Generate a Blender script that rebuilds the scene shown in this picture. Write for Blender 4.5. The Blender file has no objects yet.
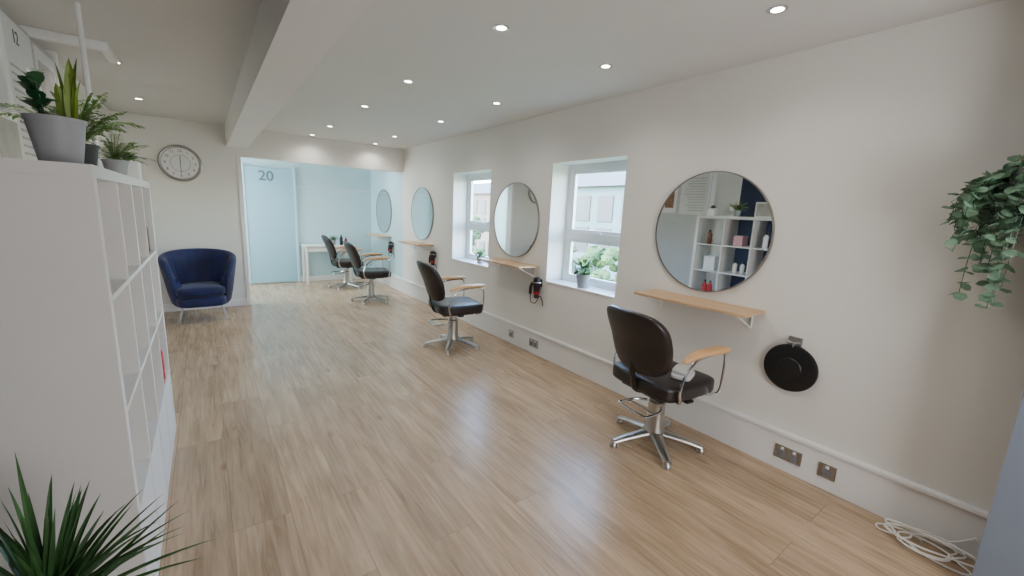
import bpy, math, random
from mathutils import Vector, Matrix
random.seed(7)
D=bpy.data
col=bpy.context.scene.collection
W=2.80; H=2.48; YB=7.0; YE=8.78; XL=-0.82; YR=-1.7

# ---------------------------------------------------------------- materials
def new_mat(name):
    m=D.materials.new(name); m.use_nodes=True
    nt=m.node_tree
    return m,nt,nt.nodes['Principled BSDF']
def lin(c):
    return tuple(((x/255.0)/12.92 if x/255.0<=0.04045 else ((x/255.0+0.055)/1.055)**2.4) for x in c)
def mat(name,c,rough=0.5,metal=0.0,var=0.06,scale=6.0,bump=0.0,bscale=60,coat=0,sheen=0,emis=0,stretch=None):
    m,nt,p=new_mat(name)
    c=lin(c)
    tc=nt.nodes.new('ShaderNodeTexCoord')
    n=nt.nodes.new('ShaderNodeTexNoise'); n.inputs['Scale'].default_value=scale; n.inputs['Detail'].default_value=4
    src=tc.outputs['Object']
    if stretch:
        mp=nt.nodes.new('ShaderNodeMapping'); mp.inputs['Scale'].default_value=stretch
        nt.links.new(src,mp.inputs['Vector']); src=mp.outputs['Vector']
    nt.links.new(src,n.inputs['Vector'])
    r=nt.nodes.new('ShaderNodeValToRGB')
    r.color_ramp.elements[0].position=0.3; r.color_ramp.elements[1].position=0.7
    r.color_ramp.elements[0].color=tuple(max(0,x*(1-var)) for x in c)+(1,)
    r.color_ramp.elements[1].color=tuple(min(1,x*(1+var)) for x in c)+(1,)
    nt.links.new(n.outputs['Fac'],r.inputs['Fac'])
    nt.links.new(r.outputs['Color'],p.inputs['Base Color'])
    p.inputs['Roughness'].default_value=rough; p.inputs['Metallic'].default_value=metal
    if coat: p.inputs['Coat Weight'].default_value=coat
    if sheen:
        p.inputs['Sheen Weight'].default_value=sheen; p.inputs['Sheen Roughness'].default_value=0.4
    if emis:
        p.inputs['Emission Color'].default_value=c+(1,); p.inputs['Emission Strength'].default_value=emis
    if bump:
        n2=nt.nodes.new('ShaderNodeTexNoise'); n2.inputs['Scale'].default_value=bscale
        nt.links.new(src,n2.inputs['Vector'])
        b=nt.nodes.new('ShaderNodeBump'); b.inputs['Strength'].default_value=bump; b.inputs['Distance'].default_value=0.01
        nt.links.new(n2.outputs['Fac'],b.inputs['Height']); nt.links.new(b.outputs['Normal'],p.inputs['Normal'])
    return m
def floor_mat():
    m,nt,p=new_mat('oak_planks'); N=nt.nodes; L=nt.links
    tc=N.new('ShaderNodeTexCoord')
    mp=N.new('ShaderNodeMapping'); mp.inputs['Rotation'].default_value=(0,0,math.pi/2)
    L.new(tc.outputs['Object'],mp.inputs['Vector'])
    b=N.new('ShaderNodeTexBrick'); b.offset=0.37; b.offset_frequency=2
    b.inputs['Scale'].default_value=1; b.inputs['Brick Width'].default_value=1.5; b.inputs['Row Height'].default_value=0.24
    b.inputs['Mortar Size'].default_value=0.0017; b.inputs['Mortar Smooth'].default_value=0.3
    b.inputs['Color1'].default_value=(0,0,0,1); b.inputs['Color2'].default_value=(1,1,1,1); b.inputs['Mortar'].default_value=(.5,.5,.5,1)
    L.new(mp.outputs['Vector'],b.inputs['Vector'])
    sc=N.new('ShaderNodeVectorMath'); sc.operation='SCALE'; sc.inputs['Scale'].default_value=7.0
    L.new(b.outputs['Color'],sc.inputs[0])
    ad=N.new('ShaderNodeVectorMath'); ad.operation='ADD'
    L.new(tc.outputs['Object'],ad.inputs[0]); L.new(sc.outputs['Vector'],ad.inputs[1])
    g=N.new('ShaderNodeMapping'); g.inputs['Scale'].default_value=(24,1.3,1)
    L.new(ad.outputs['Vector'],g.inputs['Vector'])
    n=N.new('ShaderNodeTexNoise'); n.inputs['Scale'].default_value=1.6; n.inputs['Detail'].default_value=8; n.inputs['Roughness'].default_value=.62; n.inputs['Distortion'].default_value=.9
    L.new(g.outputs['Vector'],n.inputs['Vector'])
    g2=N.new('ShaderNodeMapping'); g2.inputs['Scale'].default_value=(7,1.4,1)
    L.new(ad.outputs['Vector'],g2.inputs['Vector'])
    n2=N.new('ShaderNodeTexNoise'); n2.inputs['Scale'].default_value=1.4; n2.inputs['Detail'].default_value=5
    L.new(g2.outputs['Vector'],n2.inputs['Vector'])
    r=N.new('ShaderNodeValToRGB'); e=r.color_ramp.elements
    e[0].position=.27; e[0].color=lin((152,126,100))+(1,); e[1].position=.73; e[1].color=lin((202,178,150))+(1,)
    k=e.new(.5); k.color=lin((184,158,130))+(1,)
    L.new(n.outputs['Fac'],r.inputs['Fac'])
    r2=N.new('ShaderNodeValToRGB'); e=r2.color_ramp.elements
    e[0].position=.3; e[0].color=(.68,.67,.65,1); e[1].position=.58; e[1].color=(1.03,1.03,1.03,1)
    L.new(n2.outputs['Fac'],r2.inputs['Fac'])
    mx=N.new('ShaderNodeMix'); mx.data_type='RGBA'; mx.blend_type='MULTIPLY'; mx.inputs[0].default_value=.75
    L.new(r.outputs['Color'],mx.inputs[6]); L.new(r2.outputs['Color'],mx.inputs[7])
    r3=N.new('ShaderNodeValToRGB'); e=r3.color_ramp.elements
    e[0].color=(.87,.86,.85,1); e[1].color=(1.05,1.04,1.02,1)
    L.new(b.outputs['Color'],r3.inputs['Fac'])
    m2=N.new('ShaderNodeMix'); m2.data_type='RGBA'; m2.blend_type='MULTIPLY'; m2.inputs[0].default_value=1
    L.new(mx.outputs[2],m2.inputs[6]); L.new(r3.outputs['Color'],m2.inputs[7])
    gk=N.new('ShaderNodeMapping'); gk.inputs['Scale'].default_value=(3.2,1.5,1)
    L.new(ad.outputs['Vector'],gk.inputs['Vector'])
    vo=N.new('ShaderNodeTexVoronoi'); vo.inputs['Scale'].default_value=1.0
    L.new(gk.outputs['Vector'],vo.inputs['Vector'])
    rk=N.new('ShaderNodeValToRGB'); e=rk.color_ramp.elements
    e[0].position=.02; e[0].color=(.5,.44,.38,1); e[1].position=.10; e[1].color=(1,1,1,1)
    L.new(vo.outputs['Distance'],rk.inputs['Fac'])
    mk=N.new('ShaderNodeMix'); mk.data_type='RGBA'; mk.blend_type='MULTIPLY'; mk.inputs[0].default_value=.75
    L.new(m2.outputs[2],mk.inputs[6]); L.new(rk.outputs['Color'],mk.inputs[7])
    m3=N.new('ShaderNodeMix'); m3.data_type='RGBA'; m3.inputs[7].default_value=lin((118,94,73))+(1,)
    ml=N.new('ShaderNodeMath'); ml.operation='MULTIPLY'; ml.inputs[1].default_value=.6
    L.new(b.outputs['Fac'],ml.inputs[0]); L.new(ml.outputs[0],m3.inputs[0]); L.new(mk.outputs[2],m3.inputs[6])
    L.new(m3.outputs[2],p.inputs['Base Color'])
    p.inputs['Roughness'].default_value=.27
    bp=N.new('ShaderNodeBump'); bp.inputs['Strength'].default_value=.08; bp.inputs['Distance'].default_value=.004
    L.new(n.outputs['Fac'],bp.inputs['Height']); L.new(bp.outputs['Normal'],p.inputs['Normal'])
    return m
M={}
M['floor']=floor_mat()
M['wall']=mat('painted_plaster',(230,227,220),.75,var=.015,scale=1.5,bump=.05,bscale=120)
M['ceil']=mat('ceiling_paint',(218,216,212),.8,var=.015,scale=1.2)
M['beam']=mat('lit_beam_paint',(240,238,234),.7,var=.01,scale=1.2)  # whiter than the greyed ceiling: brighter underside lighting put into the colour
M['blue']=mat('pale_blue_paint',(188,218,226),.7,var=.02,scale=1.5)
M['navy']=mat('navy_paint',(26,34,66),.6,var=.05)
M['white']=mat('white_gloss',(238,237,235),.35,var=.01)
M['upvc']=mat('white_upvc',(242,244,246),.3,var=.01)
M['lam']=mat('white_laminate',(224,221,216),.4,var=.012)
M['black']=mat('black_plastic',(20,20,22),.4,var=.1)
M['vinyl']=mat('dark_brown_vinyl',(32,24,23),.36,var=.15,scale=9,bump=.1,bscale=150)
M['chrome']=mat('chrome',(205,205,208),.16,1.0,var=.03)
M['alu']=mat('satin_aluminium',(186,183,178),.34,1.0,var=.05)
M['steel']=mat('brushed_steel',(176,174,170),.35,1.0,var=.05,scale=30)
M['beech']=mat('beech_wood',(208,163,113),.4,var=.12,scale=3,stretch=(2,14,14))
M['pine']=mat('pine_plank',(200,164,124),.45,var=.14,scale=3,stretch=(14,2,14))
M['mirror']=mat('mirror_glass',(232,236,238),.015,1.0,var=.0)
M['frame']=mat('silver_frame_metal',(150,146,140),.3,.9)
M['velvet']=mat('navy_velvet',(7,20,68),.7,var=.3,scale=4,sheen=.2)
M['greypot']=mat('grey_pot',(150,151,153),.5,var=.04)
M['blackpot']=mat('dark_pot',(40,40,42),.5,var=.1)
M['soil']=mat('soil',(50,36,26),.9,var=.4,scale=60,bump=.6)
M['leaf']=mat('leaf_green',(58,104,44),.45,var=.35,scale=14)
M['leafd']=mat('dark_leaf_green',(30,72,40),.4,var=.35,scale=9)
M['leaff']=mat('fern_green',(124,160,84),.5,var=.3,scale=14)
M['leafy']=mat('yellow_green_leaf',(116,138,50),.45,var=.45,scale=12)
M['leaft']=mat('grey_green_leaf',(110,140,114),.75,var=.35,scale=18)
M['leafg']=mat('spiky_leaf_green',(52,88,44),.45,var=.45,scale=10)
M['paper']=mat('paper',(222,219,216),.8,var=.03)
M['paper2']=mat('grey_print',(184,178,172),.8,var=.15,scale=9)
M['ink']=mat('ink',(40,40,46),.7)
M['inkg']=mat('grey_ink',(100,100,104),.7)
M['brownprint']=mat('brown_print',(130,92,70),.7,var=.4,scale=20)
M['red']=mat('red_plastic',(170,26,34),.4,var=.1)
M['pink']=mat('pink_card',(206,150,156),.6,var=.06)
M['towel']=mat('pale_grey_towel',(196,194,192),.9,var=.06,scale=40,bump=.4,bscale=200)
M['tan']=mat('kraft_card',(186,146,100),.7,var=.08)
M['amber']=mat('amber_bottle',(92,46,24),.3,var=.1)
M['teal']=mat('teal_card',(60,120,128),.6,var=.1)
M['grey']=mat('grey_plastic',(120,122,126),.5,var=.05)
M['cream']=mat('cream_plastic',(225,216,200),.5,var=.03)
M['frost']=mat('frosted_blue_panel',(150,196,212),.25,var=.05,scale=1.0)
M['clock']=mat('clock_face',(232,232,230),.5,var=.01)
M['lamp']=mat('lamp_lens',(255,246,230),.5,var=0,emis=25)
M['cable']=mat('white_cable',(236,234,230),.5,var=.02)
M['brick']=mat('brick_building',(92,84,80),.9,var=.2,scale=5)
M['render']=mat('blue_green_cladding',(70,92,98),.9,var=.2,scale=1)
M['dglass']=mat('dark_window',(36,46,54),.4,var=.1)
M['roof']=mat('slate_roof',(74,80,86),.9,var=.1)
M['tree']=mat('tree_leaves',(56,84,46),.9,var=.5,scale=3)
M['grass']=mat('grass',(84,102,66),.95,var=.3,scale=3)
M['door']=mat('grey_door_paint',(186,184,182),.5,var=.02)
def glass_mat():
    m,nt,p=new_mat('window_glass')
    nt.nodes.remove(p)
    out=[n for n in nt.nodes if n.type=='OUTPUT_MATERIAL'][0]
    t=nt.nodes.new('ShaderNodeBsdfTransparent'); t.inputs[0].default_value=(.95,.98,.98,1)
    g=nt.nodes.new('ShaderNodeBsdfGlossy'); g.inputs['Roughness'].default_value=.02
    mx=nt.nodes.new('ShaderNodeMixShader'); mx.inputs[0].default_value=.05
    nt.links.new(t.outputs[0],mx.inputs[1]); nt.links.new(g.outputs[0],mx.inputs[2]); nt.links.new(mx.outputs[0],out.inputs[0])
    return m
M['glass']=glass_mat()

# ---------------------------------------------------------------- mesh builder
class MB:
    def __init__(s): s.v=[]; s.f=[]; s.mi=[]; s.m=0
    def add(s,vs,fs):
        o=len(s.v); s.v+= [tuple(v) for v in vs]
        for f in fs: s.f.append(tuple(i+o for i in f)); s.mi.append(s.m)
    def box(s,x0,x1,y0,y1,z0,z1):
        s.add([(x0,y0,z0),(x1,y0,z0),(x1,y1,z0),(x0,y1,z0),(x0,y0,z1),(x1,y0,z1),(x1,y1,z1),(x0,y1,z1)],
              [(0,3,2,1),(4,5,6,7),(0,1,5,4),(1,2,6,5),(2,3,7,6),(3,0,4,7)])
        return s
    def rbox(s,c,h,k=6,n=8,fn=None):
        vs=[];fs=[];idx={}
        def vid(p):
            key=tuple(round(a,5) for a in p)
            if key in idx: return idx[key]
            q=(abs(p[0])**k+abs(p[1])**k+abs(p[2])**k)**(1.0/k)
            v=Vector((p[0]/q*h[0],p[1]/q*h[1],p[2]/q*h[2]))
            if fn: v=Vector(fn(v))
            idx[key]=len(vs); vs.append(v+Vector(c)); return idx[key]
        for ax in range(3):
            for sg in (-1,1):
                for i in range(n):
                    for j in range(n):
                        q=[]
                        for (a,b) in ((i,j),(i+1,j),(i+1,j+1),(i,j+1)):
                            u=math.sin((2*a/n-1)*math.pi/2)*.5+(2*a/n-1)*.5; w=math.sin((2*b/n-1)*math.pi/2)*.5+(2*b/n-1)*.5
                            p=[0,0,0]; p[ax]=sg; p[(ax+1)%3]=u; p[(ax+2)%3]=w
                            q.append(vid(p))
                        if sg<0: q.reverse()
                        fs.append(tuple(q))
        s.add(vs,fs); return s
    def lathe(s,prof,c=(0,0,0),n=28,axis='z',cap=True):
        vs=[];fs=[]
        for (r,z) in prof:
            for i in range(n):
                a=2*math.pi*i/n
                if axis=='z': p=(c[0]+r*math.cos(a),c[1]+r*math.sin(a),c[2]+z)
                elif axis=='x': p=(c[0]+z,c[1]+r*math.cos(a),c[2]+r*math.sin(a))
                else: p=(c[0]+r*math.sin(a),c[1]+z,c[2]+r*math.cos(a))
                vs.append(p)
        for j in range(len(prof)-1):
            for i in range(n):
                k=(i+1)%n
                fs.append((j*n+i,j*n+k,(j+1)*n+k,(j+1)*n+i))
        if cap:
            fs.append(tuple(reversed(range(n)))); b=(len(prof)-1)*n; fs.append(tuple(range(b,b+n)))
        s.add(vs,fs); return s
    def sweep(s,pts,r,n=8,closed=False,flat=1.0):
        pts=[Vector(p) for p in pts]; m=len(pts); vs=[];fs=[]
        up=None
        for i,p in enumerate(pts):
            if closed: t=pts[(i+1)%m]-pts[i-1]
            else: t=pts[min(i+1,m-1)]-pts[max(i-1,0)]
            if t.length<1e-9: t=Vector((0,0,1))
            t.normalize()
            if up is None:
                up=Vector((0,0,1)) if abs(t.z)<.9 else Vector((1,0,0))
            up=(up-t*up.dot(t))
            if up.length<1e-6: up=Vector((1,0,0))-t*t.x
            up.normalize(); sd=t.cross(up)
            rr=r[i] if isinstance(r,(list,tuple)) else r
            for k in range(n):
                a=2*math.pi*k/n
                vs.append(p+sd*math.cos(a)*rr+up*math.sin(a)*rr*flat)
        for j in range(m if closed else m-1):
            for k in range(n):
                k2=(k+1)%n; j2=(j+1)%m
                fs.append((j*n+k,j*n+k2,j2*n+k2,j2*n+k))
        if not closed:
            fs.append(tuple(reversed(range(n)))); fs.append(tuple(range((m-1)*n,m*n)))
        s.add(vs,fs); return s
    def leaf(s,p,d,L,w,droop=.3,segs=5,shape='lance',fold=.25,roll=0):
        p=Vector(p); d=Vector(d).normalized()
        sd=d.cross(Vector((0,0,1)))
        if sd.length<.05: sd=Vector((math.cos(roll),math.sin(roll),0))
        sd.normalize(); nn=sd.cross(d).normalized()
        sd=(sd*math.cos(roll)+nn*math.sin(roll)); nn=sd.cross(d).normalized()
        vs=[];fs=[]
        for i in range(segs+1):
            t=i/segs
            q=p+d*L*t+Vector((0,0,-droop*L*t*t))
            if shape=='lance': ww=w*math.sin(math.pi*min(1,.12+t*.88))**.7*(1 if t<1 else 0)
            elif shape=='blade': ww=w*(1-t**2.2)*(.6+.4*min(1,t*5))
            else: ww=w*math.sqrt(max(0,math.sin(math.pi*min(1,.04+.96*t))))
            vs+= [q-sd*ww*.5+nn*ww*fold,q,q+sd*ww*.5+nn*ww*fold]
        for i in range(segs):
            a=i*3; fs+=[(a,a+1,a+4,a+3),(a+1,a+2,a+5,a+4)]
        s.add(vs,fs); return s
    def mesh(s,name,mats,smooth=True,ang=35):
        me=D.meshes.new(name); me.from_pydata(s.v,[],s.f)
        for m in mats: me.materials.append(m)
        if len(mats)>1: me.polygons.foreach_set('material_index',s.mi)
        me.update()
        if smooth:
            me.polygons.foreach_set('use_smooth',[True]*len(me.polygons))
            me.set_sharp_from_angle(angle=math.radians(ang))
        return me
def cat(pts,k=6,closed=False):
    P=[Vector(p) for p in pts]; m=len(P); out=[]
    for i in range(m if closed else m-1):
        if closed: a,b,c,d=P[i-1],P[i],P[(i+1)%m],P[(i+2)%m]
        else: a,b,c,d=P[max(i-1,0)],P[i],P[i+1],P[min(i+2,m-1)]
        for j in range(k):
            t=j/k
            out.append(.5*((2*b)+(c-a)*t+(2*a-5*b+4*c-d)*t*t+(3*b-a-3*c+d)*t**3))
    if not closed: out.append(P[-1])
    return out
def put(name,mb,mats,parent=None,loc=(0,0,0),rot=(0,0,0),bevel=0,smooth=True,label=None,ang=35):
    if not isinstance(mats,(list,tuple)): mats=[mats]
    o=D.objects.new(name,mb.mesh(name,mats,smooth,ang)); col.objects.link(o)
    o.location=loc; o.rotation_euler=rot
    if parent: o.parent=parent
    if bevel:
        b=o.modifiers.new('b','BEVEL'); b.width=bevel; b.segments=2; b.limit_method='ANGLE'
    if label: o['label']=label
    return o
def tag(o,label,cate,group=None):
    o['label']=label; o['category']=cate
    if group: o['group']=group
    return o
def thing(name,label,cate,loc=(0,0,0),rz=0,group=None):
    o=D.objects.new(name,None); o.empty_display_size=.1; col.objects.link(o)
    o.location=loc; o.rotation_euler=(0,0,rz)
    return tag(o,label,cate,group)
def solid(name,mb,mats,label,cate,loc=(0,0,0),rot=(0,0,0),bevel=0,group=None,smooth=True):
    return tag(put(name,mb,mats,None,loc,rot,bevel,smooth),label,cate,group)
def dup(root,loc,rz=None,label=None):
    c=root.copy(); col.objects.link(c); c.location=loc
    if rz is not None: c.rotation_euler=(0,0,rz)
    if label: c['label']=label
    def rec(a,b):
        for ch in list(a.children):
            n=ch.copy(); col.objects.link(n); n.parent=b; rec(ch,n)
    rec(root,c)
    return c
def struct(name,mb,mats,bevel=0,smooth=False,loc=(0,0,0)):
    o=put(name,mb,mats,None,loc,(0,0,0),bevel,smooth); o['kind']='structure'; return o
def text(body,size,m,parent,loc,rot,name='lettering',ext=.001,off=0):
    cu=D.curves.new(name,'FONT'); cu.body=body; cu.size=size; cu.extrude=ext; cu.align_x='CENTER'; cu.align_y='CENTER'; cu.offset=off
    t=D.objects.new('tmp',cu); col.objects.link(t)
    bpy.context.view_layer.update()
    me=D.meshes.new_from_object(t.evaluated_get(bpy.context.evaluated_depsgraph_get()))
    D.objects.remove(t); me.materials.clear(); me.materials.append(m)
    o=D.objects.new(name,me); col.objects.link(o); o.parent=parent; o.location=loc; o.rotation_euler=rot
    return o

# ---------------------------------------------------------------- room shell
struct('floor',MB().box(XL-.1,W+.36,YR-.1,YE+.1,-.1,0),M['floor'])
struct('ceiling',MB().box(XL-.1,W+.36,YR-.1,YE+.1,H,H+.1),M['ceil'])
WX=W+.32
wins=[(2.26,3.16),(4.27,5.2)]; wz0,wz1=.81,2.0
m=MB(); y=YR
for a,b in wins:
    m.box(W,WX,y,a,0,H); m.box(W,WX,a,b,0,wz0); m.box(W,WX,a,b,wz1,H); y=b
m.box(W,WX,y,7.05,0,H)
struct('wall_right',m,M['wall'])
struct('wall_right_alcove',MB().box(W,WX,7.05,YE,0,H),M['blue'])
m=MB(); m.box(XL-.1,XL,3.02,YB+.12,0,H)
struct('wall_left',m,M['wall'])
struct('wall_left_navy',MB().box(XL-.1,XL,YR,3.02,0,H),M['navy'])
struct('wall_back',MB().box(XL,.43,YB,YB+.12,0,H),M['wall'])
struct('wall_header',MB().box(.43,W,YB,YB+.12,2.1,H),M['wall'])
struct('wall_alcove',MB().box(XL,W,YE,YE+.1,0,H),M['blue'])
struct('wall_alcove_left',MB().box(XL-.1,XL,YB+.12,YE,0,H),M['blue'])
struct('wall_rear',MB().box(XL,W,YR-.1,YR,0,H),M['wall'])
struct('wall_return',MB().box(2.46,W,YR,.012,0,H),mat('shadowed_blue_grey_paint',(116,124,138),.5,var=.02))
struct('trim_beam',MB().box(.30,.53,YR,YB,2.21,H),M['beam'])
struct('trim_1',MB().box(.405,.455,YB-.02,YB+.14,0,2.12),M['white'],bevel=.004)
struct('baseboard_right',MB().box(W-.028,W,.012,YE,0,.235).box(W-.044,W,.012,YE,.23,.25),M['white'],bevel=.003)
struct('baseboard_back',MB().box(XL,.405,YB-.016,YB,0,.1),M['white'],bevel=.003)
struct('baseboard_left',MB().box(XL,XL+.016,4.6,YB-.016,0,.1),M['white'],bevel=.003)
struct('baseboard_alcove',MB().box(XL,W-.044,YE-.016,YE,0,.1),M['white'],bevel=.003)
struct('door_1',MB().box(XL,XL+.035,3.45,4.48,0,2.44).box(XL+.035,XL+.042,3.57,4.38,.15,1.55),M['door'],bevel=.005)
struct('trim_2',MB().box(XL,XL+.05,3.38,3.45,0,H).box(XL,XL+.05,4.48,4.55,0,H),M['white'],bevel=.004)
m=MB(); m.box(.6,1.36,YE-.05,YE,0.02,2.1); struct('door_2',m,M['frost'],bevel=.006)
struct('trim_3',MB().box(.55,.6,YE-.06,YE,0,2.14).box(1.36,1.4,YE-.06,YE,0,2.14),M['blue'],bevel=.004)
struct('trim_7',MB().box(1.4,W,YE-.014,YE,1.79,1.805),M['white'],bevel=.003)
for i,(a,b) in enumerate(wins):
    x0,x1=W+.22,W+.28; f=.055
    m=MB()
    m.box(x0,x1,a,a+f,wz0,wz1).box(x0,x1,b-f,b,wz0,wz1).box(x0,x1,a+f,b-f,wz0,wz0+f).box(x0,x1,a+f,b-f,wz1-f,wz1)
    m.box(x0-.01,x1-.01,a+f,b-f,1.27,1.33)
    for (p,q) in ((wz0+f,1.27),(1.33,wz1-f)):
        g=.035
        m.box(x0+.01,x1-.015,a+f,a+f+g,p,q).box(x0+.01,x1-.015,b-f-g,b-f,p,q).box(x0+.01,x1-.015,a+f+g,b-f-g,p,p+g).box(x0+.01,x1-.015,a+f+g,b-f-g,q-g,q)
    m.m=1
    m.box(x0+.028,x0+.032,a+f,b-f,wz0+f,wz1-f)
    m.m=0
    m.box(x0-.025,x0-.01,(a+b)/2-.05,(a+b)/2+.05,1.33,1.345)
    struct('window_%d'%(i+1),m,[M['upvc'],M['glass']],bevel=.003)
    struct('trim_%d'%(i+4),MB().box(W-.012,W+.22,a+.002,b-.002,wz0-.0,wz0+.014),M['white'],bevel=.004)

# ---------------------------------------------------------------- camera
X=Vector((0.805,0.0716,-0.589)).normalized(); Y=Vector((-0.592,0.1706,-0.7876)); Y=(Y-X*Y.dot(X)).normalized(); Z=X.cross(Y)
R=Matrix((X,Y,Z)).to_4x4()
cam=D.objects.new('camera',D.cameras.new('camera')); col.objects.link(cam)
cam.matrix_world=Matrix.Translation((0,0,1.5))@R
cam.data.sensor_width=36; cam.data.lens=411/1024*36; cam.data.clip_start=.02
bpy.context.scene.camera=cam

# ---------------------------------------------------------------- salon chairs
def salon_chair(loc,rz):
    g=thing('salon_chair','black and chrome hydraulic salon chair with wooden armrests','chair',loc,rz,'salon chairs facing the wall mirrors')
    leg=MB()
    pts=cat([(.02,0,.085),(.1,0,.075),(.22,0,.058),(.305,0,.04)],5)
    leg.sweep(pts,[.044-.018*i/(len(pts)-1) for i in range(len(pts))],12,flat=.5)
    leg.lathe([(.008,0),(.024,0),(.026,.01),(.022,.024),(.01,.04)],(.3,0,0),14)
    for i in range(5): put('leg',leg,M['alu'],g,rot=(0,0,i*2*math.pi/5+.4),label='satin aluminium star-base leg')
    put('column',MB().lathe([(.066,.06),(.072,.085),(.066,.11),(.058,.14),(.055,.25),(.055,.3),(.042,.31),(.04,.37),(.06,.38),(.06,.4)],n=28),M['alu'],g)
    put('footrest',MB().sweep(cat([(-.03,.06,.29),(-.1,.11,.288),(-.2,.12,.285),(-.235,.1,.285),(-.235,-.1,.285),(-.2,-.12,.285),(-.1,-.11,.288),(-.03,-.06,.29)],4),.009,8).sweep([(-.15,-.12,.286),(-.15,.12,.286)],.006,8),M['chrome'],g)
    put('seat_plate',MB().box(-.17,.17,-.17,.17,.39,.412).box(-.03,.03,-.25,.25,.393,.41),M['black'],g,bevel=.004)
    put('seat',MB().rbox((0.03,0,.462),(.26,.25,.06),6,12,lambda v:(v.x,v.y*(1-.05*v.x/.25),v.z+.012*(v.x/.25)**2-.01*(1-(v.y/.245)**2)*(1 if v.z>0 else 0)-.015*max(0,v.x/.25)**3)),M['vinyl'],g)
    def bend(v):
        t=(v.z+.21)/.42
        w=1.0-.07*(2*t-1)**2
        w*=1-.12*max(0,1-t/.8)
        y=v.y*w
        return (v.x+ 1.2*y*y - .30*v.z - .14*max(0,v.z), y, v.z)
    put('backrest',MB().rbox((-.285,0,.754),(.042,.252,.208),4,16,bend),M['vinyl'],g)
    put('back_bracket',MB().sweep(cat([(-.12,0,.405),(-.2,0,.41),(-.24,0,.46),(-.275,0,.62)],5),.026,8,flat=.4),M['black'],g)
    for sy in (-1,1):
        y=.28*sy
        put('armrest_frame',MB().sweep(cat([(-.1,y*.8,.412),(-.13,y*.97,.43),(-.15,y,.5),(-.12,y,.6),(-.04,y,.68),(.1,y,.705),(.2,y,.706),(.232,y,.67),(.235,y,.55),(.22,y*.98,.44),(.17,y*.8,.412)],5),.0085,8),M['chrome'],g)
        put('armrest_pad',MB().rbox((.05,y,.728),(.195,.036,.016),4,10,lambda v:(v.x,v.y*(1+.3*v.x/.2),v.z-.8*max(0,-v.x-.04)**1.6)),M['beech'],g,label='beech wood armrest pad')
    return g
c1=salon_chair((2.36,1.47,0),math.radians(-8))
dup(c1,(2.14,3.93,0),math.radians(-8))
dup(c1,(2.07,6.55,0),math.radians(-8))
dup(c1,(2.03,7.85,0),math.radians(-8))
solid('folded_towel',MB().rbox((0,0,.018),(.09,.06,.018),5,8).rbox((0.005,.003,.047),(.082,.055,.012),5,8),M['towel'],'small pale grey folded towel lying on chair seat','towel',(2.39,1.33,.517),(0,0,.3))

# ---------------------------------------------------------------- mirrors + shelves
def mirror(loc,r):
    g=thing('wall_mirror','large round wall mirror with thin silver metal frame','mirror',loc,0,'round mirrors along the wall')
    put('mirror_glass',MB().lathe([(r-.004,-.012),(r-.002,-.016),(.001,-.016)],axis='x',n=72,cap=False),M['mirror'],g)
    put('frame',MB().lathe([(r-.005,-.002),(r-.005,-.02),(r+.001,-.022),(r+.003,-.019),(r+.003,-.0),(r-.005,-.0)],axis='x',n=72,cap=False),M['frame'],g)
    return g
m1=mirror((W,1.5,1.425),.41)
for yy,z in ((3.73,1.42),(6.22,1.42),(7.98,1.42)): dup(m1,(W,yy,z))
def wshelf(loc,label):
    g=thing('wall_shelf',label,'shelf',loc,0,'wooden shelves under the mirrors')
    put('shelf_board',MB().box(-.27,0,-.4,.4,-.009,.009),M['pine'],g,bevel=.003)
    for yy in (-.33,.33):
        put('bracket',MB().sweep([(-.005,yy,-.013),(-.22,yy,-.015)],.005,6).sweep([(-.006,yy,-.015),(-.006,yy,-.12)],.005,6).sweep([(-.22,yy,-.015),(-.006,yy,-.12)],.004,6),M['white'],g,label='white triangular metal bracket')
    return g
s1=wshelf((W,1.47,.955),'narrow pine wall shelf on white brackets below mirror')
for yy in (3.68,6.2,8.0): dup(s1,(W,yy,.955))

g=thing('round_black_diffuser','round black disc hanging from grey wall bracket','hair dryer holder',(W,.88,.655))
put('disc',MB().lathe([(.01,-.045),(.06,-.045),(.065,-.04),(.13,-.036),(.143,-.03),(.145,-.022),(.135,-.012),(.01,-.01)],axis='x',n=48),M['black'],g)
put('wall_bracket',MB().box(-.012,0,-.035,.035,.13,.19).sweep(cat([(-.01,.02,.16),(-.06,.025,.165),(-.065,0,.165),(-.06,-.025,.165),(-.01,-.02,.16)],4),.005,6).sweep([(-.03,0,.16),(-.03,0,.04)],.006,6),M['steel'],g)
def dryer(loc,label):
    g=thing('hair_dryer',label,'hair dryer',loc,0,'hair dryers hanging on wall holders')
    put('wall_holder',MB().box(-.01,0,-.03,.03,-.02,.06).sweep(cat([(-.005,.0,.03),(-.03,.045,.03),(-.08,.045,.03),(-.1,0,.03),(-.08,-.045,.03),(-.03,-.045,.03),(-.005,0,.03)],4),.005,6),M['chrome'],g)
    put('barrel',MB().lathe([(.022,-.14),(.026,-.13),(.03,-.08),(.04,-.02),(.042,.04),(.036,.07),(.02,.08)],(-.055,0,.0),20),M['black'],g)
    put('handle',MB().sweep(cat([(-.055,.02,.02),(-.055,.07,.01),(-.055,.1,-.04),(-.055,.1,-.11)],4),.017,10),M['black'],g)
    put('nozzle_ring',MB().lathe([(.031,-.1),(.034,-.098),(.036,-.07),(.033,-.068)],(-.055,0,0),20,cap=False),M['red'],g,label='dark red nozzle ring')
    put('cord',MB().sweep(cat([(-.055,.1,-.11),(-.055,.09,-.19),(-.04,.03,-.2),(-.03,-.02,-.12),(-.02,-.05,-.15),(-.01,-.06,-.22)],5),.005,6),M['black'],g)
    return g
h1=dryer((W,3.24,.77),'black hair dryer with dark red ring on wall holder')
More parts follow.
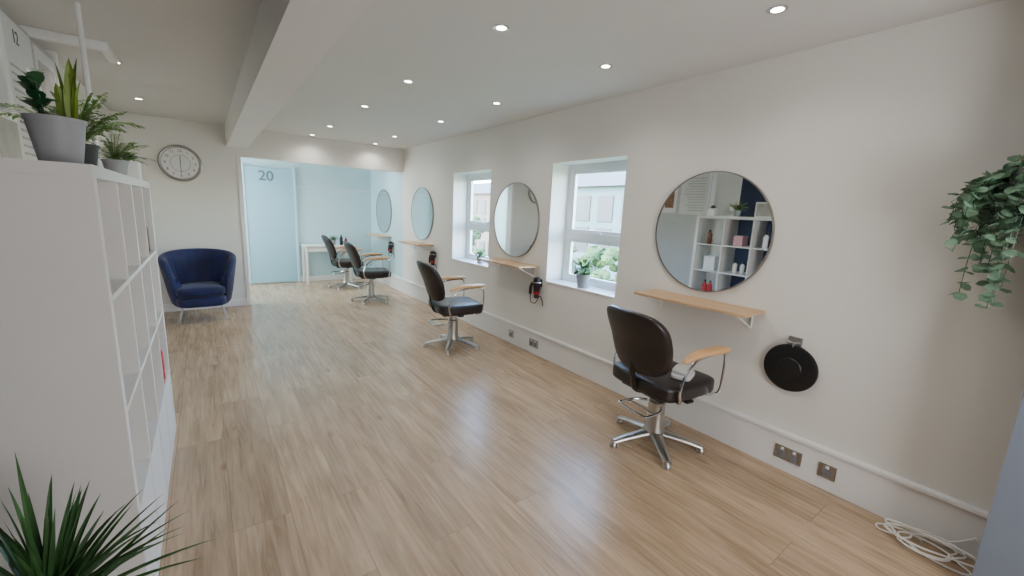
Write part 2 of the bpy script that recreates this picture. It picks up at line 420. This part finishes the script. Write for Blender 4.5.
dup(h1,(W,5.72,.8)); dup(h1,(W,7.5,.8))

def socket(loc,w,n):
    g=thing('wall_socket','brushed metal %s power socket on white skirting'%('double' if n==2 else 'single'),'socket',loc)
    put('plate',MB().box(-.007,0,-w/2,w/2,-.043,.043),M['steel'],g,bevel=.002)
    for k in range(n):
        c=(k-(n-1)/2)*.065
        put('insert',MB().box(-.009,-.006,c-.022,c+.022,-.03,.012),M['grey'],g,bevel=.001)
        put('switch',MB().box(-.011,-.006,c-.008,c+.008,.018,.034),M['white'],g,bevel=.001)
    return g
socket((W-.028,.81,.12),.146,2); socket((W-.028,.61,.12),.086,1); socket((W-.028,3.27,.12),.146,2); socket((W-.028,3.68,.12),.086,1)

pts=[]
for k in range(66):
    a=k*2*math.pi/15; r=.084+.026*math.sin(k*.9)
    pts.append((2.65+r*math.cos(a)*.78+.022*math.sin(k*.31),.16+r*1.5*math.sin(a)+.025*math.cos(k*.27),.006+.0009*k))
pts+= [(2.63,.27,.03),(2.64,.33,.008),(2.68,.35,.007),(2.73,.29,.007),(2.75,.2,.01),(2.75,.1,.05),(2.752,.03,.12)]
solid('coiled_cable',MB().sweep(cat(pts,3),.0041,6),M['cable'],'loose coil of white cable lying against the skirting','cable')

# ---------------------------------------------------------------- downlights
def downlight(loc):
    g=thing('downlight','recessed round chrome ceiling downlight, switched on','downlight',loc,0,'recessed ceiling downlights')
    put('trim_ring',MB().lathe([(.028,-.001),(.028,-.004),(.034,-.006),(.042,-.005),(.043,0),(.028,0)],n=28,cap=False),M['chrome'],g)
    put('lamp_lens',MB().lathe([(.03,-.001),(.03,-.003),(.001,-.003)],n=24,cap=False),M['lamp'],g)
    return g
pos=[(1.36,2.02),(1.36,3.3),(1.36,4.4),(1.36,5.83),(1.33,6.75),(2.2,.99),(2.2,2.02),(2.22,3.33),(2.22,4.45),(2.22,5.87),(2.25,6.78),(-.46,4.47),(-.46,5.9),(1.36,.9),(-.46,2.2),(1.4,7.5),(2.2,7.5),(1.36,-.4)]
first=None
for (a,b) in pos:
    if first is None: first=downlight((a,b,H))
    else: dup(first,(a,b,H))
    L=D.lights.new('downlight_lamp','SPOT'); L.energy=16 if a>0 else 10; L.spot_size=math.radians(150); L.spot_blend=1; L.shadow_soft_size=.035
    L.color=(1,.96,.9) if b<7 else (.9,.97,1)
    if b>7: L.energy=50
    lo=D.objects.new('downlight_lamp',L); lo.location=(a,b,H-.02); col.objects.link(lo)

g=thing('ceiling_rail','white ceiling rail with a vertical white pole','rail',(-.46,3.3,0))
put('pole',MB().lathe([(.012,1.585),(.012,H)],n=14),M['white'],g)
put('rail',MB().box(-.355,.03,.66,.72,H-.05,H).box(-.02,.03,.72,1.05,H-.04,H),M['white'],g,bevel=.004)

# ---------------------------------------------------------------- shelving unit
SX0,SX1,SY0,SY1,SH=-.65,-.254,1.73,3.33,1.585
g=thing('shelving_unit','tall white open cube shelving unit with sixteen compartments','shelving',((SX0+SX1)/2,(SY0+SY1)/2,0))
ox,oy=(SX0+SX1)/2,(SY0+SY1)/2
def sb(name,y0,y1,z0,z1,xi=0): return put(name,MB().box(SX0-ox+xi,SX1-ox-xi,y0-oy,y1-oy,z0,z1),M['lam'],g,bevel=.0015)
T=.038
sb('side_panel',SY0,SY0+T,0,SH-T); sb('side_panel',SY1-T,SY1,0,SH-T); sb('top_panel',SY0,SY1,SH-T,SH); sb('bottom_panel',SY0+T,SY1-T,0,T)
cw=(SY1-SY0-2*T-3*.018)/4; ch=(SH-2*T-3*.018)/4
colY=[SY0+T+i*(cw+.018) for i in range(4)]; rowZ=[T+i*(ch+.018) for i in range(4)]
for i in range(1,4): sb('vertical_divider',colY[i]-.018,colY[i],T,SH-T,.001)
for j in range(1,4):
    for i in range(4): sb('shelf_board',colY[i],colY[i]+cw,rowZ[j]-.018,rowZ[j],.0015)
for i in range(4):
    put('door',MB().box(SX1-ox-.02,SX1-ox-.003,colY[i]-oy+.002,colY[i]+cw-oy-.002,rowZ[0]+.002,rowZ[0]+ch-.002),M['lam'],g,bevel=.002,label='plain white door closing a lowest compartment')
def bottle(loc,c,h=.18,r=.03,label='bottle of salon product standing on shelf'):
    g=thing('product_bottle',label,'bottle',loc,0,'salon products on the shelving unit')
    put('body',MB().lathe([(r*.9,0),(r,.006),(r,h*.68),(r*.9,h*.76),(r*.42,h*.82),(r*.42,h*.86)],n=20),c,g)
    put('cap',MB().lathe([(r*.5,h*.855),(r*.5,h*.97),(r*.42,h)],n=18),M['black'],g)
    return g
def sbox(loc,c,s,label,name='product_box',rz=0):
    return solid(name,MB().box(-s[0]/2,s[0]/2,-s[1]/2,s[1]/2,0,s[2]),c,label,'box',loc,(0,0,rz),.002,'boxes on the shelving unit')
def book(loc,c,t,h,lab):
    g=thing('book',lab,'book',loc,0,'books on the shelving unit')
    put('cover',MB().box(-.11,.0,0,.003,0,h).box(-.11,0,t-.003,t,0,h).box(-.003,0,.003,t-.003,0,h),c,g)
    put('pages',MB().box(-.105,-.003,.003,t-.003,.004,h-.004),M['paper'],g)
e=.001
cs=[M['pink'],M['teal'],M['cream'],M['white'],M['navy'],M['grey']]
for (ci,ri,n) in ((0,3,4),(1,2,3)):
    yy=colY[ci]+.02
    for k in range(n):
        t=random.uniform(.018,.035); h=random.uniform(.2,.28)
        book((SX1-.1,yy,rowZ[ri]+e),cs[(k+ci)%6],t,h,['pink','teal','cream','white','navy','grey'][(k+ci)%6]+' hardback book standing on shelf'); yy+=t+.002
for k in range(2): bottle((SX1-.04,colY[3]+.1+k*.08,rowZ[1]+e),M['red'],.24,.034,'red bottle of salon product standing on shelf')
bottle((SX1-.045,colY[3]+.2,rowZ[3]+e),M['amber'],.2,.034,'amber brown bottle standing on shelf')
for k in range(2): bottle((SX1-.1,colY[1]+.12+k*.12,rowZ[3]+e),M['white'],.21,.032,'white bottle of salon product standing on shelf')
for k in range(2): bottle((SX1-.1,colY[2]+.1+k*.1,rowZ[2]+e),M['cream'],.17,.028,'cream bottle of salon product standing on shelf')
sbox((SX1-.16,colY[2]+.2,rowZ[3]+e),M['pink'],(.16,.12,.14),'pale pink card box on shelf')
sbox((SX1-.16,colY[3]+.18,rowZ[2]+e),M['white'],(.16,.16,.2),'white card box on shelf')
sbox((SX1-.18,colY[1]+.18,rowZ[1]+e),M['grey'],(.2,.2,.16),'grey card box on shelf')
g=thing('tabletop_picture','small framed print leaning on top of shelving unit','picture',(SX0+.04,2.55,SH))
put('frame',MB().box(-.01,.01,-.14,.14,0,.21),M['white'],g,bevel=.003)
put('print',MB().box(.0095,.012,-.12,.12,.02,.19),M['paper2'],g)

# ---------------------------------------------------------------- plants
def pot(g,r,h,m,z=0,soil=True):
    put('pot',MB().lathe([(r*.68,z),(r*.7,z+.003),(r*.96,z+h*.9),(r,z+h*.9),(r*1.02,z+h),(r*.93,z+h),(r*.9,z+h*.9),(r*.86,z+h*.82)],n=36,cap=False),m,g)
    put('soil',MB().lathe([(r*.88,z+h*.8),(r*.87,z+h*.86),(.001,z+h*.88)],n=24,cap=False),M['soil'],g)
def rd(el,az): return Vector((math.cos(el)*math.cos(az),math.cos(el)*math.sin(az),math.sin(el)))
g=thing('potted_plant','upright green and yellow-green plants in pale grey tapered pot','plant',(-.358,1.965,SH))
pot(g,.07,.145,M['greypot'])
m=MB()
for i in range(4):
    az=2.6+i*.55; d=rd(math.radians(84-random.uniform(0,8)),az); L=random.uniform(.1,.18)
    p0=Vector((-.015+.012*math.cos(az),.0,.122)); m.sweep([p0,p0+d*L*.5,p0+d*L],[.004,.003,.002],6)
    for k in range(4):
        q=p0+d*L*(.4+.2*k); m.leaf(q,rd(math.radians(random.uniform(10,70)),az+k*2.2+i),random.uniform(.045,.06),.042,.2,6,'oval',.12)
put('foliage',m,M['leafd'],g)
m=MB()
for i in range(10):
    az=-.6+random.uniform(-1.6,1.6)
    m.leaf((.03+.01*math.cos(az),-.012*math.sin(az),.125),rd(math.radians(random.uniform(74,89)),az),random.uniform(.11,.24),.03,.03,7,'lance',.22,random.uniform(-.8,.8))
put('spiky_leaves',m,M['leafy'],g,label='upright yellow-green pointed leaves')
def fern(loc,r,h,pm,label,n=26,L0=.2,seed=3,lo=15):
    random.seed(seed)
    g=thing('potted_fern',label,'plant',loc); pot(g,r,h,pm)
    m=MB()
    for i in range(n):
        az=i*2.399; el=math.radians(random.uniform(lo,86)); d=rd(el,az); L=random.uniform(.55,1)*L0; dr=random.uniform(.3,.6)
        p0=Vector((0,0,h*.85)); prev=p0; N=24
        for k in range(1,N+1):
            t=k/N; q=p0+d*L*t+Vector((0,0,-dr*L*t*t))
            t3=(q-prev).normalized(); sd=t3.cross(Vector((0,0,1))).normalized()
            for sg in (1,-1):
                m.leaf(q,(sd*sg+t3*.4+Vector((0,0,random.uniform(-.2,.3)))),L*.17*math.sin(math.pi*min(1,.15+t*.8)),L*.03,.3,2,'lance',.05)
            prev=q
        m.sweep([p0+d*L*(k/6)+Vector((0,0,-dr*L*(k/6)**2)) for k in range(7)],.001,4)
    put('fronds',m,M['leaff'],g); return g
fern((-.37,2.3,SH),.06,.1,M['blackpot'],'feathery light green fern in small dark pot',44,.36,3,45)
fern((-.33,2.8,SH),.05,.08,M['greypot'],'small light green fern in grey pot',34,.25,5,35)
g=thing('potted_succulent','small dark green plant in square white pot','plant',(-.32,3.14,SH))
put('pot',MB().box(-.05,.05,-.05,.05,0,.1),M['white'],g,bevel=.006)
m=MB()
for i in range(26): m.leaf((0,0,.1),rd(math.radians(random.uniform(20,85)),i*2.4),.07,.024,.2,4,'lance',.2)
put('foliage',m,M['leafd'],g)
random.seed(11)
g=thing('spiky_floor_plant','spiky narrow-leaved green plant in tall grey pot','plant',(-.34,1.2,0))
put('pot',MB().lathe([(.1,0),(.105,.005),(.14,.44),(.145,.46),(.13,.46),(.125,.42)],n=36,cap=False),M['greypot'],g)
put('soil',MB().lathe([(.125,.42),(.001,.43)],n=24,cap=False),M['soil'],g)
put('stem',MB().sweep([(0,0,.42),(.005,0,.5),(0,0,.56)],.016,10),M['tan'],g)
m=MB()
for i in range(95):
    el=math.radians(random.uniform(0,86)); az=i*2.399
    m.leaf((0,0,.55+.06*random.random()),rd(el,az),random.uniform(.28,.42) if math.cos(az)<.3 else random.uniform(.26,.34),.018,random.uniform(.05,.35),8,'blade',.18)
put('foliage',m,M['leafg'],g)
def sillplant(loc,label,sc=1):
    g=thing('sill_plant',label,'plant',loc); pot(g,.055*sc,.1*sc,M['greypot'])
    m=MB()
    for i in range(46):
        az=i*2.4; d=rd(math.radians(random.uniform(10,85)),az); L=random.uniform(.03,.1)*sc; p0=Vector((0,0,.09*sc))
        m.leaf(p0+d*L,rd(math.radians(random.uniform(-10,60)),az),.06*sc,.034*sc,.3,4,'oval',.15); m.sweep([p0,p0+d*L],.0015,4)
    put('foliage',m,M['leaf'],g)
sillplant((W+.08,2.72,wz0+.014),'leafy green plant in small grey pot on window sill',1.3)
sillplant((W+.1,4.62,wz0+.014),'small green plant in grey pot on window sill',.85)
# trailing plant
random.seed(5)
hx,hy,hz=2.60,.11,1.76
g=thing('hanging_plant','trailing grey-green plant in pot hanging from ceiling','plant',(hx,hy,0))
put('pot',MB().lathe([(.05,hz-.13),(.075,hz-.1),(.09,hz),(.082,hz),(.07,hz-.06)],n=28,cap=False),M['white'],g)
put('soil',MB().lathe([(.08,hz-.03),(.001,hz-.02)],n=20,cap=False),M['soil'],g)
put('hanger',MB().sweep([(0,0,H),(0,0,hz+.25)],.002,5).sweep([(0,0,hz+.25),(.085,0,hz)],.002,5).sweep([(0,0,hz+.25),(-.05,.07,hz)],.002,5).sweep([(0,0,hz+.25),(-.05,-.07,hz)],.002,5),M['tan'],g)
m=MB(); st=MB()
for i in range(46):
    az=random.uniform(math.radians(20),math.radians(250))
    if i%5: out=random.uniform(.08,.22); ln=random.uniform(.02,.3)
    else: out=random.uniform(.04,.14); ln=random.uniform(.34,.52)
    c=[(0,0,hz-.02),(.4*out*math.cos(az),.4*out*math.sin(az),hz+random.uniform(-.02,.04)),(out*.8*math.cos(az),out*.8*math.sin(az),hz-.04)]
    for k in range(1,4): c.append(((out+.015*k*random.random())*math.cos(az+.12*k*random.uniform(-1,1)),(out+.015*k*random.random())*math.sin(az),hz-.05-ln*k/3))
    c=[(min(p[0],W-hx-.04),p[1],p[2]) for p in c]
    P=cat(c,3); st.sweep(P,.0014,4)
    for j in range(2,len(P)):
        for s in range(1 if i%5 else 2):
            m.leaf(P[j],rd(math.radians(random.uniform(-40,40)),random.uniform(0,6.28)),random.uniform(.032,.048),random.uniform(.032,.048),.15,5,'oval',.06,random.uniform(-.9,.9))
put('stems',st,M['leafd'],g); put('foliage',m,M['leaft'],g)

# ---------------------------------------------------------------- armchair
g=thing('tub_armchair','navy blue velvet tub armchair with slim metal legs','armchair',(-.1,6.42,0),math.radians(0))
def shell():
    m=MB(); N=64; rings=[]
    for i in range(N+1):
        th=math.radians(-130+260*i/N)
        a=abs(th)/math.radians(130)
        h=.865-.13*a**2.2
        if a>.86: h-=.13*((a-.86)/.14)**2
        flute=.004*abs(math.sin(i*math.pi/4))
        rt=.372; rb=.26
        prof=[(rb,.19),(rb+.03,.23),(rb+.06,.38),(rt-.02,.6),(rt,h-.06),(rt-.003,h-.02),(rt-.022,h),(rt-.045,h-.002),(rt-.066,h-.03),(rt-.08+flute,h-.12),(rt-.11+flute,.55),(rb-.04+flute,.42),(rb-.06,.3),(rb-.05,.19)]
        rings.append([(r*math.sin(th)*1.05, r*math.cos(th)*.93,z) for (r,z) in prof])
    n=len(rings[0]); vs=[p for r in rings for p in r]; fs=[]
    for i in range(N):
        for k in range(n):
            k2=(k+1)%n; fs.append((i*n+k,i*n+k2,(i+1)*n+k2,(i+1)*n+k))
    fs.append(tuple(range(n))); fs.append(tuple(reversed(range(N*n,N*n+n))))
    m.add(vs,fs); return m
put('backrest',shell(),M['velvet'],g,ang=60)
put('seat_base',MB().rbox((0,-.045,.26),(.25,.25,.07),5,12),M['velvet'],g)
put('seat_cushion',MB().rbox((0,-.04,.375),(.25,.265,.065),4,12,lambda v:(v.x*(1-.15*max(0,v.y/.275)),v.y,v.z+.014*(1-(v.x/.275)**2))),M['velvet'],g)
for sx,sy in ((-1,-1),(1,-1),(-1,1),(1,1)):
    put('leg',MB().sweep([(sx*.19,sy*.16-.02,.21),(sx*.24,sy*.2-.02,.0)],[.013,.008],10),M['alu'],g)

# ---------------------------------------------------------------- clock
g=thing('wall_clock','round silver wall clock with pale face and numerals','clock',(-.205,YB,1.94))
r=.225
put('rim',MB().lathe([(r-.035,-.02),(r-.03,-.042),(r-.012,-.046),(r,-.04),(r,0)],axis='y',n=56,cap=False),M['frame'],g)
put('face',MB().lathe([(r-.03,-.022),(.001,-.022)],axis='y',n=48,cap=False),M['clock'],g)
for k in range(12):
    a=2*math.pi*(k+1)/12
    text(str(k+1),.045,M['ink'],g,(.155*math.sin(a),-.024,.155*math.cos(a)),(math.pi/2,0,0),'numeral')
def hand(a,L,w):
    put('clock_hand',MB().sweep([(-.02*math.sin(a),-.027,-.02*math.cos(a)),(L*math.sin(a),-.027,L*math.cos(a))],w,6),M['ink'],g)
hand(math.radians(0),.09,.004); hand(math.radians(180),.13,.003)
put('centre_ring',MB().lathe([(.1,-.0225),(.1,-.024),(.104,-.024),(.104,-.0225)],axis='y',n=40,cap=False),M['grey'],g)

# ---------------------------------------------------------------- papers on the tall door
px=XL+.035
g=thing('wall_calendar','printed paper calendar sheet pinned to grey door','poster',(px,3.74,1.6))
put('sheet',MB().box(0,.004,-.26,.22,0,.82),M['paper'],g)
text('12',.1,M['inkg'],g,(.006,-.06,.735),(math.pi/2,0,math.pi/2))
m=MB()
random.seed(4)
for k in range(13): m.box(.004,.006,-.2,random.uniform(.05,.18),.06+k*.042,.06+k*.042+.013)
put('print',m,M['paper2'],g)
g=thing('wall_poster','grey printed paper notice pinned to door','poster',(px,4.24,1.62))
put('sheet',MB().box(0,.004,-.22,.22,0,.78),M['paper'],g)
put('print',MB().box(.004,.006,-.17,.18,.42,.7),M['paper2'],g)
put('photo_print',MB().box(.004,.006,-.17,-.01,.08,.34).box(.004,.006,.02,.18,.08,.34),M['brownprint'],g)

# ---------------------------------------------------------------- alcove
slate=mat('slate_lettering',(90,114,128),.5)
t=text('20',.24,slate,None,(.93,YE-.052,1.95),(math.pi/2,0,0),'door_number',off=.004); tag(t,'slate coloured number 20 on pale blue door','number')
g=thing('white_desk','slim white table with drawer against pale wall','desk',(1.86,8.53,0))
put('desktop',MB().box(-.42,.42,-.2,.22,.71,.735),M['white'],g,bevel=.003)
for sx in (-.39,.39):
    for sy in (-.17,.19): put('leg',MB().box(sx-.02,sx+.02,sy-.02,sy+.02,0,.71),M['white'],g,bevel=.002)
put('drawer',MB().box(-.36,.36,-.185,.19,.62,.706),M['white'],g,bevel=.003)
put('drawer_knob',MB().lathe([(.01,-.203),(.012,-.195),(.005,-.185)],(0,0,.665),14,axis='y'),M['chrome'],g)
bottle((2.1,8.42,.736),M['black'],.2,.03,'black bottle standing on white desk')
bottle((2.2,8.47,.736),M['red'],.15,.026,'red bottle standing on white desk')
random.seed(2)
sillplant((1.98,8.52,.736),'small green plant in grey pot on desk',.9)

# ---------------------------------------------------------------- outside
struct('ground_outside',MB().box(W+.5,60,-30,60,-3.1,-3),M['grass'])
def building(x,y,w,dp,h,mm,label):
    g=thing('building',label,'building',(x,y,-3))
    put('walls',MB().box(0,dp,-w/2,w/2,0,h),mm,g)
    m=MB(); m.add([(-.3,-w/2-.3,h),(dp+.3,-w/2-.3,h),(dp+.3,w/2+.3,h),(-.3,w/2+.3,h),(dp/2,-w/2,h+1.2),(dp/2,w/2,h+1.2)],[(0,1,4),(1,2,5,4),(2,3,5),(3,0,4,5),(0,3,2,1)])
    put('roof',m,M['roof'],g,smooth=False)
    n=int(w/1.3)
    for k in range(n):
        for z in (1,2.9,4.3):
            if z+1.1<h: put('window_pane',MB().box(-.05,.02,-w/2+.3+k*1.3,-w/2+1.15+k*1.3,z,z+1.1),M['dglass'],g)
building(14,13,16,6,5.8,M['render'],'blue-green clad building with rows of dark windows')
building(18,29,13,6,5.9,M['brick'],'grey brick building with rows of dark windows')
for (x,y,s,z) in ((10.8,9.6,1.2,-.3),(10.6,15.2,1.2,-.9),(10.8,19.5,1.3,-.2),(14,24.5,1.5,.2)):
    g=thing('tree','leafy green tree outside','tree',(x,y,-3),0,'trees outside the windows')
    m=MB()
    for k in range(60):
        o=Vector((random.uniform(-1,1),random.uniform(-1,1),random.uniform(-1,.8)))*s*.75
        rr=s*random.uniform(.12,.22)
        m.rbox((o.x,o.y,o.z+z+3),(rr,rr,rr*.8),2,4,lambda v:v*(1+random.uniform(-.25,.25)))
    put('canopy',m,M['tree'],g); put('trunk',MB().lathe([(.16,0),(.1,z+3)],n=10),M['tan'],g)

# ---------------------------------------------------------------- light
w=D.worlds.new('world'); bpy.context.scene.world=w; w.use_nodes=True
nt=w.node_tree; bg=nt.nodes['Background']
sky=nt.nodes.new('ShaderNodeTexSky'); sky.sky_type='NISHITA'; sky.sun_disc=False; sky.sun_elevation=math.radians(42); sky.sun_rotation=math.radians(-90)
nt.links.new(sky.outputs[0],bg.inputs[0]); bg.inputs[1].default_value=8.0
L=D.lights.new('sun','SUN'); L.energy=8; L.angle=.01; o=D.objects.new('sun',L); col.objects.link(o)
o.rotation_euler=(0,math.radians(-48),0)
def area(loc,rot,sx,sy,e,c):
    L=D.lights.new('added_fill','AREA'); L.shape='RECTANGLE'; L.size=sx; L.size_y=sy; L.energy=e; L.color=c
    o=D.objects.new('added_fill',L); o.location=loc; o.rotation_euler=rot; col.objects.link(o)
area((1.5,YR+.05,1.4),(math.radians(100),0,math.radians(-8)),1.7,1.6,88,(.97,.98,1))  # added soft fill from behind the camera; the rear wall has no window
area((XL+.05,7.95,1.4),(math.radians(90),0,math.radians(-90)),1.4,1.6,80,(.86,.96,1))  # added cool fill hidden at the alcove's left end; no window there
